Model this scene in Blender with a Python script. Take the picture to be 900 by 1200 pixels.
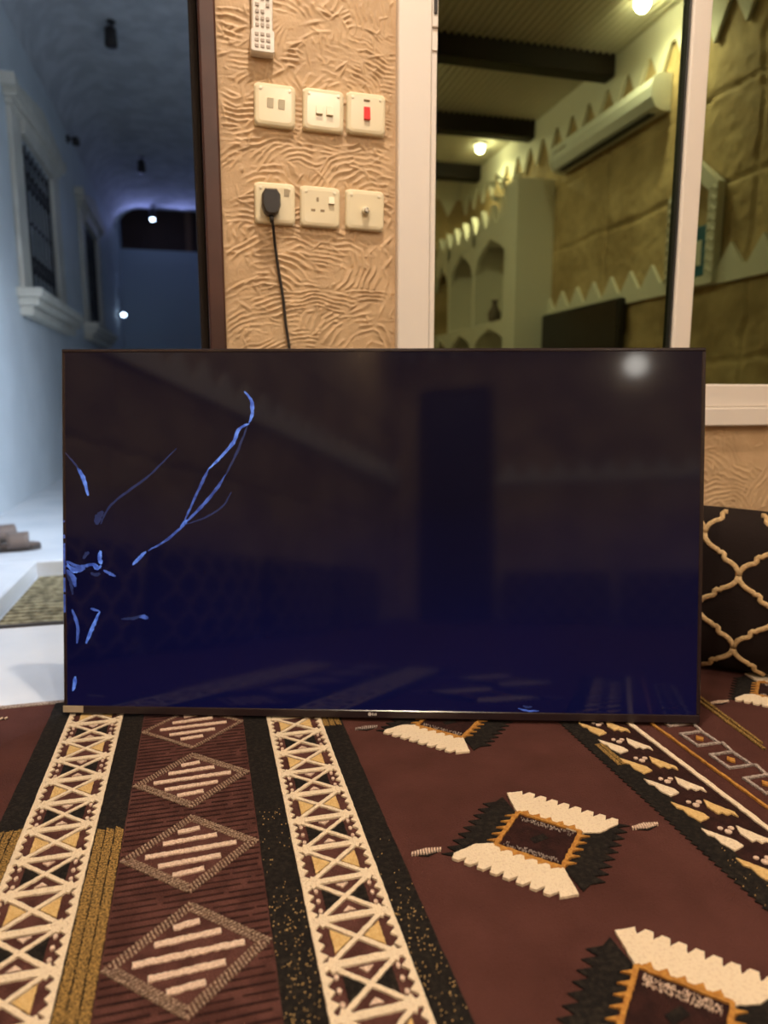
import bpy, math, random
import numpy as np
from mathutils import Vector, Matrix

# ------------------------------------------------------------------ clean
for o in list(bpy.data.objects):
    bpy.data.objects.remove(o)
scene = bpy.context.scene
C = scene.collection
R = math.radians
rnd = random.Random(7)

# ------------------------------------------------------------------ camera
cam_d = bpy.data.cameras.new('camera')
cam = bpy.data.objects.new('camera', cam_d)
C.objects.link(cam)
cam.location = (0, 0, 0.62)
cam.rotation_euler = (R(90 - 9.25), 0, R(-14.4))
cam_d.sensor_fit = 'VERTICAL'
cam_d.sensor_height = 36
cam_d.lens = 830 / 1200 * 36
cam_d.clip_start = 0.02
cam_d.dof.use_dof = True
cam_d.dof.focus_distance = 1.15
cam_d.dof.aperture_fstop = 2.7
scene.camera = cam

# ------------------------------------------------------------------ world and exposure
w = bpy.data.worlds.new('night')
scene.world = w
w.use_nodes = True
bg = w.node_tree.nodes['Background']
bg.inputs[0].default_value = (0.05, 0.09, 0.2, 1)
bg.inputs[1].default_value = 0.25
vs = scene.view_settings
vs.view_transform = 'Standard'
vs.look = 'None'
vs.gamma = 1
vs.use_curve_mapping = False
vs.exposure = 0.0

WARM = (1.0, 0.83, 0.66)
COOL = (0.60, 0.77, 1.0)


def aim(p, q):
    return (Vector(q) - Vector(p)).to_track_quat('-Z', 'Y').to_euler()


def lamp(name, kind, loc, energy, color, rot=(0, 0, 0), **kw):
    d = bpy.data.lights.new(name, kind)
    d.energy = energy
    d.color = color
    for k, v in kw.items():
        setattr(d, k, v)
    o = bpy.data.objects.new(name, d)
    C.objects.link(o)
    o.location = loc
    o.rotation_euler = rot
    return o


# room downlights (fixtures are built further down at the same spots)
DOWN = [(0.28, 0.92, 1), (2.25, -0.29, 0), (2.25, -2.46, 0), (-0.80, -0.30, 0), (-0.80, -2.52, 0),
        (0.75, -1.40, 2)]
for (x, y, k) in DOWN:
    lamp('downlight_lamp', 'SPOT', (x, y, 2.585), (86, 104, 66)[k], WARM, spot_size=R(150), spot_blend=0.8, shadow_soft_size=0.04)
    lamp('downlight_spill', 'POINT', (x, y, 2.57), (10.0, 24, 74)[k], WARM, shadow_soft_size=0.03)
# cool lights added unseen to brighten passage and threshold, then the far ceiling glow
lamp('passage_added_spot', 'SPOT', (0.74, 3.05, 1.55), 190, (0.70, 0.82, 1.0), rot=aim((0.74, 3.05, 1.55), (-1.1, 4.0, 0.0)), spot_size=R(95),
     spot_blend=1.0, shadow_soft_size=0.15)
lamp('passage_fill', 'POINT', (0.70, 3.05, 1.60), 17, (0.84, 0.90, 1.0), shadow_soft_size=0.12)
lamp('threshold_added_spot', 'SPOT', (0.45, 2.45, 2.25), 85, (0.66, 0.78, 1.0), rot=(0, R(18), 0), spot_size=R(95),
     spot_blend=0.9, shadow_soft_size=0.05)
for x in (-0.72, -0.2, 0.3):
    lamp('ceiling_glow_lamp', 'SPOT', (x, 11.68, 3.10), 4.5, (0.36, 0.42, 1.0), rot=aim((x, 11.68, 3.10), (x, 11.2, 3.42)), spot_size=R(120),
         spot_blend=0.5, shadow_soft_size=0.04)


# ------------------------------------------------------------------ materials
def mat(name, col, rough=0.6, col2=None, nscale=30, bump=0.0, bscale=60, metal=0, emit=None, estr=1,
        spec=0.5, detail=4, coat=0, lo=0.4, hi=0.6):
    m = bpy.data.materials.new(name)
    m.use_nodes = True
    nt = m.node_tree
    p = nt.nodes['Principled BSDF']
    p.inputs['Base Color'].default_value = (*col, 1)
    p.inputs['Roughness'].default_value = rough
    p.inputs['Metallic'].default_value = metal
    p.inputs['Specular IOR Level'].default_value = spec
    p.inputs['Coat Weight'].default_value = coat
    if emit:
        p.inputs['Emission Color'].default_value = (*emit, 1)
        p.inputs['Emission Strength'].default_value = estr
    if col2 or bump:
        tc = nt.nodes.new('ShaderNodeTexCoord')
    if col2:
        n = nt.nodes.new('ShaderNodeTexNoise')
        n.inputs['Scale'].default_value = nscale
        n.inputs['Detail'].default_value = detail
        nt.links.new(tc.outputs['Object'], n.inputs['Vector'])
        r = nt.nodes.new('ShaderNodeValToRGB')
        r.color_ramp.elements[0].position = lo
        r.color_ramp.elements[1].position = hi
        r.color_ramp.elements[0].color = (*col, 1)
        r.color_ramp.elements[1].color = (*col2, 1)
        nt.links.new(n.outputs['Fac'], r.inputs['Fac'])
        nt.links.new(r.outputs['Color'], p.inputs['Base Color'])
    if bump:
        n = nt.nodes.new('ShaderNodeTexNoise')
        n.inputs['Scale'].default_value = bscale
        n.inputs['Detail'].default_value = 5
        nt.links.new(tc.outputs['Object'], n.inputs['Vector'])
        b = nt.nodes.new('ShaderNodeBump')
        b.inputs['Strength'].default_value = bump
        b.inputs['Distance'].default_value = 0.004
        nt.links.new(n.outputs['Fac'], b.inputs['Height'])
        nt.links.new(b.outputs['Normal'], p.inputs['Normal'])
    return m


M = {}
M['plaster'] = mat('peach_plaster', (0.52, 0.355, 0.205), 0.5, (0.59, 0.41, 0.24), 14, 0.25, 160, spec=0.35)
M['stone'] = mat('rough_tan_plaster', (0.42, 0.29, 0.14), 0.75, (0.60, 0.44, 0.23), 3.5, 0.5, 40)
M['gypsum'] = mat('white_gypsum', (0.80, 0.76, 0.66), 0.6, bump=0.15, bscale=30)
M['alu'] = mat('white_coated_aluminium', (0.80, 0.74, 0.68), 0.35)
M['alu_dark'] = mat('dark_slot', (0.03, 0.025, 0.025), 0.5)
M['gasket'] = mat('black_rubber', (0.012, 0.012, 0.012), 0.55)
M['wood_frame'] = mat('brown_painted_frame', (0.045, 0.017, 0.014), 0.4, (0.065, 0.024, 0.018), 8)
M['corrug'] = mat('pale_corrugated_sheet', (0.78, 0.72, 0.58), 0.45)
M['beam'] = mat('dark_brown_beam', (0.018, 0.012, 0.009), 0.6, spec=0.2)
M['plate'] = mat('cream_plastic', (0.83, 0.74, 0.52), 0.22, coat=0.3)
M['knob'] = mat('pale_cream_plastic', (0.86, 0.79, 0.60), 0.25)
M['hole'] = mat('dark_socket_hole', (0.30, 0.22, 0.12), 0.7)
M['red'] = mat('red_switch_plastic', (0.60, 0.03, 0.03), 0.3, emit=(1, 0.05, 0.04), estr=0.12)
M['chrome'] = mat('nickel_metal', (0.6, 0.58, 0.52), 0.25, metal=1)
M['black_plastic'] = mat('black_plastic', (0.018, 0.015, 0.015), 0.38)
M['tv_frame'] = mat('glossy_black_frame', (0.02, 0.012, 0.014), 0.22)
M['tv_back'] = mat('matte_black_housing', (0.015, 0.015, 0.016), 0.6)
M['sticker'] = mat('tan_grey_sticker', (0.42, 0.34, 0.24), 0.5)
M['logo'] = mat('grey_print', (0.55, 0.50, 0.46), 0.4)
M['remote'] = mat('white_plastic_holder', (0.78, 0.73, 0.66), 0.25, coat=0.5)
M['remote_btn'] = mat('grey_buttons', (0.45, 0.38, 0.32), 0.4)
M['ac'] = mat('white_ac_plastic', (0.82, 0.82, 0.78), 0.35)
M['white_wall'] = mat('white_painted_outer_wall', (0.60, 0.66, 0.70), 0.7, (0.66, 0.72, 0.76), 2, 0.2, 25)
M['pass_ceil'] = mat('white_textured_ceiling', (0.50, 0.53, 0.56), 0.8, (0.62, 0.65, 0.68), 6, 0.9, 9)
M['stone_trim'] = mat('cream_cast_stone', (0.68, 0.66, 0.58), 0.65, (0.60, 0.58, 0.50), 5, 0.2, 40)
M['marble'] = mat('white_marble', (0.80, 0.82, 0.84), 0.22, (0.66, 0.70, 0.75), 3.5, lo=0.35, hi=0.7)
M['mat'] = mat('woven_olive_mat', (0.13, 0.11, 0.06), 0.9, (0.34, 0.30, 0.18), 38, 0.6, 90)
M['far_wall'] = mat('grey_far_wall', (0.42, 0.50, 0.58), 0.8)
M['gate'] = mat('dark_brown_sheet', (0.07, 0.03, 0.02), 0.6)
M['gate_post'] = mat('rust_brown_post', (0.22, 0.11, 0.06), 0.6)
M['bars'] = mat('black_iron', (0.02, 0.022, 0.03), 0.5)
M['pane_blue'] = mat('blue_tinted_pane', (0.05, 0.09, 0.20), 0.15)
M['sandal'] = mat('brown_leather', (0.15, 0.11, 0.09), 0.6)
M['sandal_sole'] = mat('dark_sole', (0.05, 0.04, 0.035), 0.8)
M['lamp_on'] = mat('lit_lamp', (1, 0.9, 0.7), 0.5, emit=(1, 0.93, 0.75), estr=22)
M['bulb_on'] = mat('lit_blue_bulb', (0.8, 0.9, 1), 0.5, emit=(0.55, 0.75, 1), estr=14)
M['tube_on'] = mat('lit_tube', (1, 1, 1), 0.5, emit=(1, 0.95, 0.85), estr=16)
M['teal'] = mat('teal_picture', (0.02, 0.13, 0.20), 0.4)
M['door_dark'] = mat('dark_door_leaf', (0.02, 0.016, 0.015), 0.5)
# rug yarns
M['field'] = mat('maroon_pile', (0.062, 0.021, 0.0165), 0.95, (0.094, 0.034, 0.027), 9, 0.9, 420, spec=0.15, lo=0.3, hi=0.7)
M['maroon2'] = mat('dull_maroon_pile', (0.068, 0.025, 0.020), 0.95, (0.102, 0.040, 0.032), 30, 0.9, 420, spec=0.15)
M['black_yarn'] = mat('black_pile', (0.010, 0.008, 0.007), 0.95, (0.026, 0.020, 0.015), 150, 0.9, 420, spec=0.15, lo=0.45, hi=0.7)
M['dark_yarn'] = mat('near_black_brown_pile', (0.022, 0.008, 0.007), 0.95, (0.035, 0.012, 0.010), 60, 0.9, 420, spec=0.15)
M['cream'] = mat('cream_yarn', (0.90, 0.74, 0.53), 0.9, (0.74, 0.56, 0.38), 260, 1.0, 500, spec=0.15, lo=0.5, hi=0.75)
M['yellow'] = mat('yellow_yarn', (0.74, 0.51, 0.22), 0.9, (0.66, 0.42, 0.16), 200, 0.9, 500, spec=0.15)
M['orange'] = mat('orange_yarn', (0.55, 0.27, 0.06), 0.9, (0.42, 0.18, 0.04), 200, 0.9, 500, spec=0.15)
M['olive'] = mat('gold_fleck_yarn', (0.07, 0.045, 0.015), 0.9, (0.46, 0.27, 0.08), 420, 1.0, 500, spec=0.15, lo=0.42, hi=0.58)
M['tan_yarn'] = mat('dull_tan_yarn', (0.15, 0.09, 0.06), 0.9, (0.50, 0.35, 0.25), 380, 1.0, 500, spec=0.15, lo=0.4, hi=0.6)
M['pink_cream'] = mat('pinkish_cream_yarn', (0.88, 0.68, 0.53), 0.9, (0.66, 0.46, 0.34), 300, 1.0, 500, spec=0.15)
M['grey_yarn'] = mat('grey_cream_yarn', (0.55, 0.46, 0.40), 0.9, (0.24, 0.19, 0.17), 420, 1.0, 500, spec=0.15)
M['cushion'] = mat('black_brown_cushion_cloth', (0.012, 0.006, 0.005), 0.8, bump=0.4, bscale=500, spec=0.2)
M['cushion_gold'] = mat('pale_gold_embroidery', (0.72, 0.50, 0.25), 0.6, (0.55, 0.36, 0.16), 200, 0.6, 600)


def glass_mat():
    m = bpy.data.materials.new('green_tinted_mirror_glass')
    m.use_nodes = True
    nt = m.node_tree
    nt.nodes.clear()
    out = nt.nodes.new('ShaderNodeOutputMaterial')
    mix = nt.nodes.new('ShaderNodeMixShader')
    g = nt.nodes.new('ShaderNodeBsdfGlossy')
    t = nt.nodes.new('ShaderNodeBsdfTransparent')
    g.inputs['Color'].default_value = (0.205, 0.255, 0.145, 1)
    g.inputs['Roughness'].default_value = 0.004
    t.inputs['Color'].default_value = (0.10, 0.14, 0.08, 1)
    mix.inputs[0].default_value = 0.9
    nt.links.new(t.outputs[0], mix.inputs[1])
    nt.links.new(g.outputs[0], mix.inputs[2])
    nt.links.new(mix.outputs[0], out.inputs[0])
    return m


M['glass'] = glass_mat()


def screen_mat():
    # a lit but dark LCD: uneven navy backlight under a glossy panel
    m = mat('dark_glossy_lcd', (0.002, 0.002, 0.004), 0.07, spec=0.36)
    nt = m.node_tree
    p = nt.nodes['Principled BSDF']
    tc = nt.nodes.new('ShaderNodeTexCoord')
    sep = nt.nodes.new('ShaderNodeSeparateXYZ')
    nt.links.new(tc.outputs['Object'], sep.inputs[0])
    n = nt.nodes.new('ShaderNodeTexNoise')
    n.inputs['Scale'].default_value = 2.2
    nt.links.new(tc.outputs['Object'], n.inputs['Vector'])
    a = nt.nodes.new('ShaderNodeMath'); a.operation = 'MULTIPLY_ADD'
    a.inputs[1].default_value = 0.35
    nt.links.new(n.outputs['Fac'], a.inputs[0]); nt.links.new(sep.outputs['Z'], a.inputs[2])
    r = nt.nodes.new('ShaderNodeValToRGB')
    r.color_ramp.elements[0].position = 0.22
    r.color_ramp.elements[0].color = (0.0016, 0.0022, 0.024, 1)
    r.color_ramp.elements[1].position = 0.62
    r.color_ramp.elements[1].color = (0.0025, 0.0018, 0.007, 1)
    nt.links.new(a.outputs[0], r.inputs['Fac'])
    nt.links.new(r.outputs['Color'], p.inputs['Emission Color'])
    p.inputs['Emission Strength'].default_value = 1.0
    return m


M['screen'] = screen_mat()


def crack_mat(name, lo, hi, scale=70):
    """light from the backlight leaking through broken crystal, uneven along the fracture"""
    m = mat(name, (0.01, 0.02, 0.08), 0.4, emit=hi, estr=1)
    nt = m.node_tree
    tc = nt.nodes.new('ShaderNodeTexCoord')
    n = nt.nodes.new('ShaderNodeTexNoise'); n.inputs['Scale'].default_value = scale; n.inputs['Detail'].default_value = 6
    r = nt.nodes.new('ShaderNodeValToRGB')
    r.color_ramp.elements[0].position = .38; r.color_ramp.elements[0].color = (*lo, 1)
    r.color_ramp.elements[1].position = .66; r.color_ramp.elements[1].color = (*hi, 1)
    nt.links.new(tc.outputs['Object'], n.inputs['Vector']); nt.links.new(n.outputs['Fac'], r.inputs['Fac'])
    nt.links.new(r.outputs['Color'], nt.nodes['Principled BSDF'].inputs['Emission Color'])
    return m


M['crack'] = crack_mat('glowing_blue_crack', (0.035, 0.08, 0.36), (0.16, 0.30, 0.80))
M['crack_mid'] = crack_mat('soft_blue_crack', (0.018, 0.036, 0.17), (0.07, 0.13, 0.45))
M['crack_dim'] = crack_mat('faint_blue_crack', (0.003, 0.005, 0.028), (0.009, 0.016, 0.065))


# ------------------------------------------------------------------ mesh helpers
class MB:
    def __init__(s):
        s.v = []; s.f = []

    def add(s, vs, fs):
        b = len(s.v)
        s.v += [tuple(p) for p in vs]
        s.f += [tuple(b + i for i in f) for f in fs]
        return s

    def box(s, x0, x1, y0, y1, z0, z1):
        vs = [(x, y, z) for z in (z0, z1) for y in (y0, y1) for x in (x0, x1)]
        return s.add(vs, [(0, 2, 3, 1), (4, 5, 7, 6), (0, 1, 5, 4), (2, 6, 7, 3), (0, 4, 6, 2), (1, 3, 7, 5)])

    def rbox(s, x0, x1, y0, y1, z0, z1, b=0.002):
        """box with chamfered edges"""
        vs = []; key = {}
        for i, x in enumerate((x0, x1)):
            for j, y in enumerate((y0, y1)):
                for k, z in enumerate((z0, z1)):
                    sx, sy, sz = (1, -1)[i], (1, -1)[j], (1, -1)[k]
                    for ax, p in enumerate(((x, y + sy * b, z + sz * b), (x + sx * b, y, z + sz * b), (x + sx * b, y + sy * b, z))):
                        key[(i, j, k, ax)] = len(vs); vs.append(p)
        K = key; fs = []
        for i in (0, 1):
            q = [K[(i, 0, 0, 0)], K[(i, 1, 0, 0)], K[(i, 1, 1, 0)], K[(i, 0, 1, 0)]]; fs.append(q if i else q[::-1])
            q = [K[(0, i, 0, 1)], K[(0, i, 1, 1)], K[(1, i, 1, 1)], K[(1, i, 0, 1)]]; fs.append(q if i else q[::-1])
            q = [K[(0, 0, i, 2)], K[(1, 0, i, 2)], K[(1, 1, i, 2)], K[(0, 1, i, 2)]]; fs.append(q if i else q[::-1])
        for i in (0, 1):
            for j in (0, 1):
                fs.append([K[(i, j, 0, 0)], K[(i, j, 1, 0)], K[(i, j, 1, 1)], K[(i, j, 0, 1)]])
                fs.append([K[(i, 0, j, 0)], K[(i, 1, j, 0)], K[(i, 1, j, 2)], K[(i, 0, j, 2)]])
                fs.append([K[(0, i, j, 1)], K[(1, i, j, 1)], K[(1, i, j, 2)], K[(0, i, j, 2)]])
                for k in (0, 1):
                    fs.append([K[(i, j, k, 0)], K[(i, j, k, 1)], K[(i, j, k, 2)]])
        return s.add(vs, fs)

    def slab(s, pts, z0, z1):
        """polygon (x,y) extruded from z0 to z1, no bottom"""
        z1 = z1 + rnd.uniform(-.00015, .00015)
        n = len(pts)
        a = sum(pts[i][0] * pts[(i + 1) % n][1] - pts[(i + 1) % n][0] * pts[i][1] for i in range(n))
        if a < 0: pts = pts[::-1]
        vs = [(x, y, z0) for x, y in pts] + [(x, y, z1) for x, y in pts]
        return s.add(vs, [tuple(range(n, 2 * n))] + [(i, (i + 1) % n, n + (i + 1) % n, n + i) for i in range(n)])

    def prism(s, pts, fn, d0, d1):
        """closed prism: polygon pts mapped by fn(a,b,depth)"""
        n = len(pts)
        vs = [fn(a, b, d0) for a, b in pts] + [fn(a, b, d1) for a, b in pts]
        return s.add(vs, [tuple(range(n - 1, -1, -1)), tuple(range(n, 2 * n))] +
                     [(i, (i + 1) % n, n + (i + 1) % n, n + i) for i in range(n)])

    def tube(s, pts, r, n=8, flat=1.0, r2=None):
        pts = [Vector(p) for p in pts]; m = len(pts); rings = []
        ref = Vector((0, 1, 0)); base = len(s.v)
        for i, p in enumerate(pts):
            t = (pts[min(i + 1, m - 1)] - pts[max(i - 1, 0)]).normalized()
            u = t.cross(ref)
            if u.length < 1e-3: u = t.cross(Vector((1, 0, 0)))
            u.normalize(); v = t.cross(u).normalized()
            rr = r if not callable(r) else r(i / (m - 1))
            for k in range(n):
                a = 2 * math.pi * k / n
                s.v.append(tuple(p + u * rr * math.cos(a) + v * rr * flat * math.sin(a)))
        for i in range(m - 1):
            for k in range(n):
                s.f.append((base + i * n + k, base + i * n + (k + 1) % n, base + (i + 1) * n + (k + 1) % n, base + (i + 1) * n + k))
        s.f.append(tuple(base + k for k in range(n))[::-1])
        s.f.append(tuple(base + (m - 1) * n + k for k in range(n)))
        return s

    def lathe(s, prof, cen=(0, 0, 0), axis='z', n=20):
        base = len(s.v); m = len(prof)
        for (r, h) in prof:
            for k in range(n):
                a = 2 * math.pi * k / n; c, d = r * math.cos(a), r * math.sin(a)
                q = {'z': (c, d, h), 'y': (c, h, d), 'x': (h, c, d)}[axis]
                s.v.append((cen[0] + q[0], cen[1] + q[1], cen[2] + q[2]))
        for i in range(m - 1):
            for k in range(n):
                s.f.append((base + i * n + k, base + i * n + (k + 1) % n, base + (i + 1) * n + (k + 1) % n, base + (i + 1) * n + k))
        s.f.append(tuple(base + k for k in range(n))[::-1]); s.f.append(tuple(base + (m - 1) * n + k for k in range(n)))
        return s

    def plate(s, cx, cz, w_, h_, y0, y1, r=0.006, ins=0.004, n=5, bulge=0.0):
        """rounded-corner plate standing in the xz plane, front at y1"""
        def rr(w, h, r):
            o = []
            for (sx, sz, a0) in ((1, 1, 0), (-1, 1, 90), (-1, -1, 180), (1, -1, 270)):
                for k in range(n + 1):
                    a = R(a0 + 90 * k / n)
                    o.append((cx + sx * (w / 2 - r) + r * math.cos(a), cz + sz * (h / 2 - r) + r * math.sin(a)))
            return o
        rings = [(rr(w_, h_, r), y0), (rr(w_, h_, r), y0 + (y1 - y0) * 0.6), (rr(w_ - ins * 0.7, h_ - ins * 0.7, r * 0.9), y0 + (y1 - y0) * 0.88),
                 (rr(w_ - ins * 2, h_ - ins * 2, r * 0.8), y1)]
        vs = []
        for ring, y in rings: vs += [(a, y, b) for a, b in ring]
        N = 4 * (n + 1); fs = []
        for i in range(3):
            for k in range(N):
                fs.append((i * N + k, i * N + (k + 1) % N, (i + 1) * N + (k + 1) % N, (i + 1) * N + k))
        fs.append(tuple(range(3 * N, 4 * N))); fs.append(tuple(range(N))[::-1])
        return s.add(vs, fs)

    def build(s, name, m, parent=None, smooth=False):
        me = bpy.data.meshes.new(name)
        me.from_pydata(s.v, [], s.f)
        me.materials.append(m)
        if smooth:
            me.polygons.foreach_set('use_smooth', [True] * len(me.polygons))
        me.update()
        o = bpy.data.objects.new(name, me)
        C.objects.link(o)
        if parent: o.parent = parent
        return o


def fix_normals(o):
    import bmesh
    bm = bmesh.new(); bm.from_mesh(o.data)
    bmesh.ops.recalc_face_normals(bm, faces=bm.faces)
    bm.to_mesh(o.data); bm.free()
    return o


def thing(name, label, cat, loc=(0, 0, 0), rot=(0, 0, 0), group=None):
    o = bpy.data.objects.new(name, None)
    o.empty_display_size = 0.05
    C.objects.link(o)
    o.location = loc; o.rotation_euler = rot
    o['label'] = label; o['category'] = cat
    if group: o['group'] = group
    return o


def tag(o, label, cat, group=None):
    o['label'] = label; o['category'] = cat
    if group: o['group'] = group
    return o


def struct(o):
    o['kind'] = 'structure'
    return o


def root_struct(name, loc=(0, 0, 0)):
    o = bpy.data.objects.new(name, None)
    o.empty_display_size = 0.05
    C.objects.link(o); o.location = loc; o['kind'] = 'structure'
    return o


def grid_mesh(P, name, m, parent=None, smooth=True):
    """P: array (ny,nx,3)"""
    ny, nx = P.shape[:2]
    idx = np.arange(ny * nx).reshape(ny, nx)
    f = np.stack([idx[:-1, :-1], idx[:-1, 1:], idx[1:, 1:], idx[1:, :-1]], -1).reshape(-1, 4)
    me = bpy.data.meshes.new(name)
    me.vertices.add(ny * nx); me.vertices.foreach_set('co', P.reshape(-1).astype(np.float32))
    me.loops.add(f.size); me.loops.foreach_set('vertex_index', f.reshape(-1).astype(np.int32))
    me.polygons.add(len(f)); me.polygons.foreach_set('loop_start', (np.arange(len(f)) * 4).astype(np.int32))
    me.polygons.foreach_set('use_smooth', np.full(len(f), smooth))
    me.materials.append(m); me.update(); me.validate()
    o = bpy.data.objects.new(name, me); C.objects.link(o)
    if parent: o.parent = parent
    return o


def vnoise(X, Y, s, seed):
    """value noise, cell size s"""
    g = np.random.RandomState(seed)
    x = (X - X.min()) / s; y = (Y - Y.min()) / s
    T = g.rand(int(y.max()) + 3, int(x.max()) + 3)
    xi = x.astype(int); yi = y.astype(int); fx = x - xi; fy = y - yi
    fx = fx * fx * (3 - 2 * fx); fy = fy * fy * (3 - 2 * fy)
    return (T[yi, xi] * (1 - fx) + T[yi, xi + 1] * fx) * (1 - fy) + (T[yi + 1, xi] * (1 - fx) + T[yi + 1, xi + 1] * fx) * fy


def trowel(U, Z, seed, n):
    """plaster swept with a notched trowel: overlapping fans of curved ridges"""
    g = np.random.RandomState(seed)
    h = 0.0007 * vnoise(U, Z, 0.012, seed) + 0.0012 * vnoise(U, Z, 0.03, seed + 1)
    u0, u1, z0, z1 = U.min(), U.max(), Z.min(), Z.max()
    warp = (vnoise(U, Z, 0.04, seed + 2) - .5) * 0.020 + (vnoise(U, Z, 0.012, seed + 3) - .5) * 0.004
    brk = .6 * vnoise(U, Z, 0.026, seed + 4) + .4 * vnoise(U, Z, 0.010, seed + 5)
    for k in range(n):
        cu, cz = g.uniform(u0, u1), g.uniform(z0 - .05, z1)
        rad = g.uniform(0.07, 0.19); wid = g.uniform(0.03, 0.065)
        a0 = R(g.choice([90, 80, 110, 60, 130, 320, 35, 150])) + g.uniform(-.4, .4); span = g.uniform(.45, .85)
        el = g.uniform(0.55, 1.0)
        dx = U - cu; dz = (Z - cz) / el
        r = np.sqrt(dx * dx + dz * dz) + warp
        a = np.arctan2(dz, dx)
        da = np.abs((a - a0 + np.pi) % (2 * np.pi) - np.pi)
        m = np.clip((span - da) / 0.18, 0, 1) * np.clip((wid - np.abs(r - rad)) / 0.008, 0, 1)
        if m.max() <= 0: continue
        sp = g.uniform(0.011, 0.019)
        ph = (r - rad) / sp + g.rand()
        fr = ph - np.floor(ph)
        tooth = np.where(fr < .72, fr / .72, (1 - fr) / .28) ** 2.2
        amp = g.uniform(0.0022, 0.0050)
        f = amp * tooth * np.clip(brk * 3.0 - .7, 0.08, 1)
        h = h * (1 - m) + f * m
    # clots
    for k in range(int(n * 3)):
        cu, cz = g.uniform(u0, u1), g.uniform(z0, z1); an = g.uniform(0, 3.14)
        L, W_ = g.uniform(.005, .020), g.uniform(.0016, .0038)
        dx = (U - cu) * math.cos(an) + (Z - cz) * math.sin(an); dz = -(U - cu) * math.sin(an) + (Z - cz) * math.cos(an)
        h = np.maximum(h, g.uniform(.002, .0045) * np.exp(-(dx / L) ** 2 - (dz / W_) ** 2))
    return h


# ================================================================== ROOM SHELL
D = 1.60          # face of the window wall
RU, LU, BV, CZ = 2.5, -1.15, -3.5, 2.62

wf = root_struct('wall_front')
def front_panel(u0, u1, z0, z1, st, seed, n):
    u = np.arange(u0, u1 + st / 2, st); z = np.arange(z0, z1 + st / 2, st)
    u[-1] = u1; z[-1] = z1
    U, Z = np.meshgrid(u, z)
    H = trowel(U, Z, seed, n)
    e = np.minimum(np.minimum(U - u0, u1 - U), 0.012) / 0.012
    P = np.stack([U, D - H * np.clip(e, .1, 1), Z], -1)
    return grid_mesh(P, 'plaster_face', M['plaster'], wf)
front_panel(0.058, 0.437, 0.55, CZ, 0.0021, 11, 225)
front_panel(0.437, RU, 0.0, 0.549, 0.0028, 23, 260)
b = MB()
b.box(0.058, 0.437, D + .0005, D + .16, 0, CZ)
b.box(0.058, 0.437, D, D + .01, 0, .55)
b.box(0.437, RU, D + .0005, D + .16, 0, .545)
b.box(0.437, RU, D, D + .16, 2.25, CZ).box(2.42, RU + .1, D, D + .16, .545, 2.25)
b.box(LU, 0.058, D, D + .16, 2.2, CZ).box(LU - .1, -0.98, D, D + .16, 0, 2.2)
b.build('wall_core', M['plaster'], wf)


def tan_wall(name, fn, a0, a1, seed, pitch=0.62):
    st = 0.014
    a = np.arange(a0, a1 + st / 2, st); z = np.arange(0, CZ + st / 2, st)
    A, Z = np.meshgrid(a, z)
    H = 0.005 * vnoise(A, Z, .16, seed) + .006 * vnoise(A, Z, .05, seed + 1) + .006 * vnoise(A, Z, .022, seed + 2)
    wob = (vnoise(A, Z, .1, seed + 3) - .5) * .03
    ja = np.abs(((A + wob) / pitch) % 1 - .5) * pitch
    jz = np.abs(((Z + wob + .25) / .42) % 1 - .5) * .42
    H -= .018 * np.clip(1 - np.minimum(ja, jz) / .015, 0, 1)
    P = fn(A, Z, H)
    o = grid_mesh(P, name, M['stone'])
    return struct(o)


tan_wall('wall_right', lambda A, Z, H: np.stack([RU - H, A, Z], -1), BV, D, 31)
tan_wall('wall_left', lambda A, Z, H: np.stack([LU + H, A, Z], -1), BV, D, 41)
tan_wall('wall_back', lambda A, Z, H: np.stack([A, BV + H, Z], -1), LU, RU, 51)

# floor under the rug: pale marble tiles running out to the threshold
fl = root_struct('floor')
MB().box(LU - .1, RU + .1, BV - .1, 1.47, -.15, -.012).build('floor_slab', M['marble'], fl)
for i in range(4):
    x0 = -1.25 + i * 0.60
    MB().rbox(x0 + .0008, min(x0 + .5992, RU + .1), 1.4708, 2.055, -.15, -.004, .0012).build('tile', M['marble'], fl)
MB().box(1.1508, RU + .1, 1.4708, D + .1, -.15, -.004).build('tile', M['marble'], fl)
struct(MB().rbox(-1.25, 1.15, 2.055, 2.073, -.15, .002, .003).build('trim_1', M['alu_dark']))

# corrugated ceiling
n = int((RU - LU) / 0.0105)
us = np.linspace(LU, RU, n)
hz = CZ + 0.010 * np.sin(us / 0.042 * 2 * np.pi)
P = np.stack([np.stack([us, np.full(n, v), hz], -1) for v in (BV, -1, D)], 0)
struct(grid_mesh(P[:, ::-1], 'ceiling', M['corrug']))
struct(MB().box(LU - .1, RU + .1, BV - .1, D + .16, CZ + .02, CZ + .1).build('ceiling_slab', M['gypsum']))
for i, v in enumerate((1.18, 0.11, -0.93, -1.98, -3.03)):
    struct(MB().rbox(LU, RU, v - .055, v + .055, 2.50, CZ + .01, .004).build('trim_2', M['beam']))


def crenel(name, fn, a0, a1, z0, zt, tip, pitch, skip=()):
    """band z0..zt with triangular teeth reaching to tip (up or down); one piece of trim with its teeth"""
    root = root_struct(name)
    b = MB()
    fnp = lambda a, z, d: fn(a, z, d)
    b.prism([(a0, z0), (a1, z0), (a1, zt), (a0, zt)], fnp, 0, .022)
    fix_normals(b.build('band', M['gypsum'], root))
    k = 0; a = a0 + pitch * .2
    edge = zt if tip > zt else z0
    first = None
    while a + pitch * .85 < a1:
        if not any(s0 < a + pitch / 2 < s1 for s0, s1 in skip):
            t = MB().prism([(a, edge), (a + pitch * .84, edge), (a + pitch * .42, tip)], fnp, 0, .022)
            fix_normals(t.build('tooth', M['gypsum'], root))
        a += pitch
    return root


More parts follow.
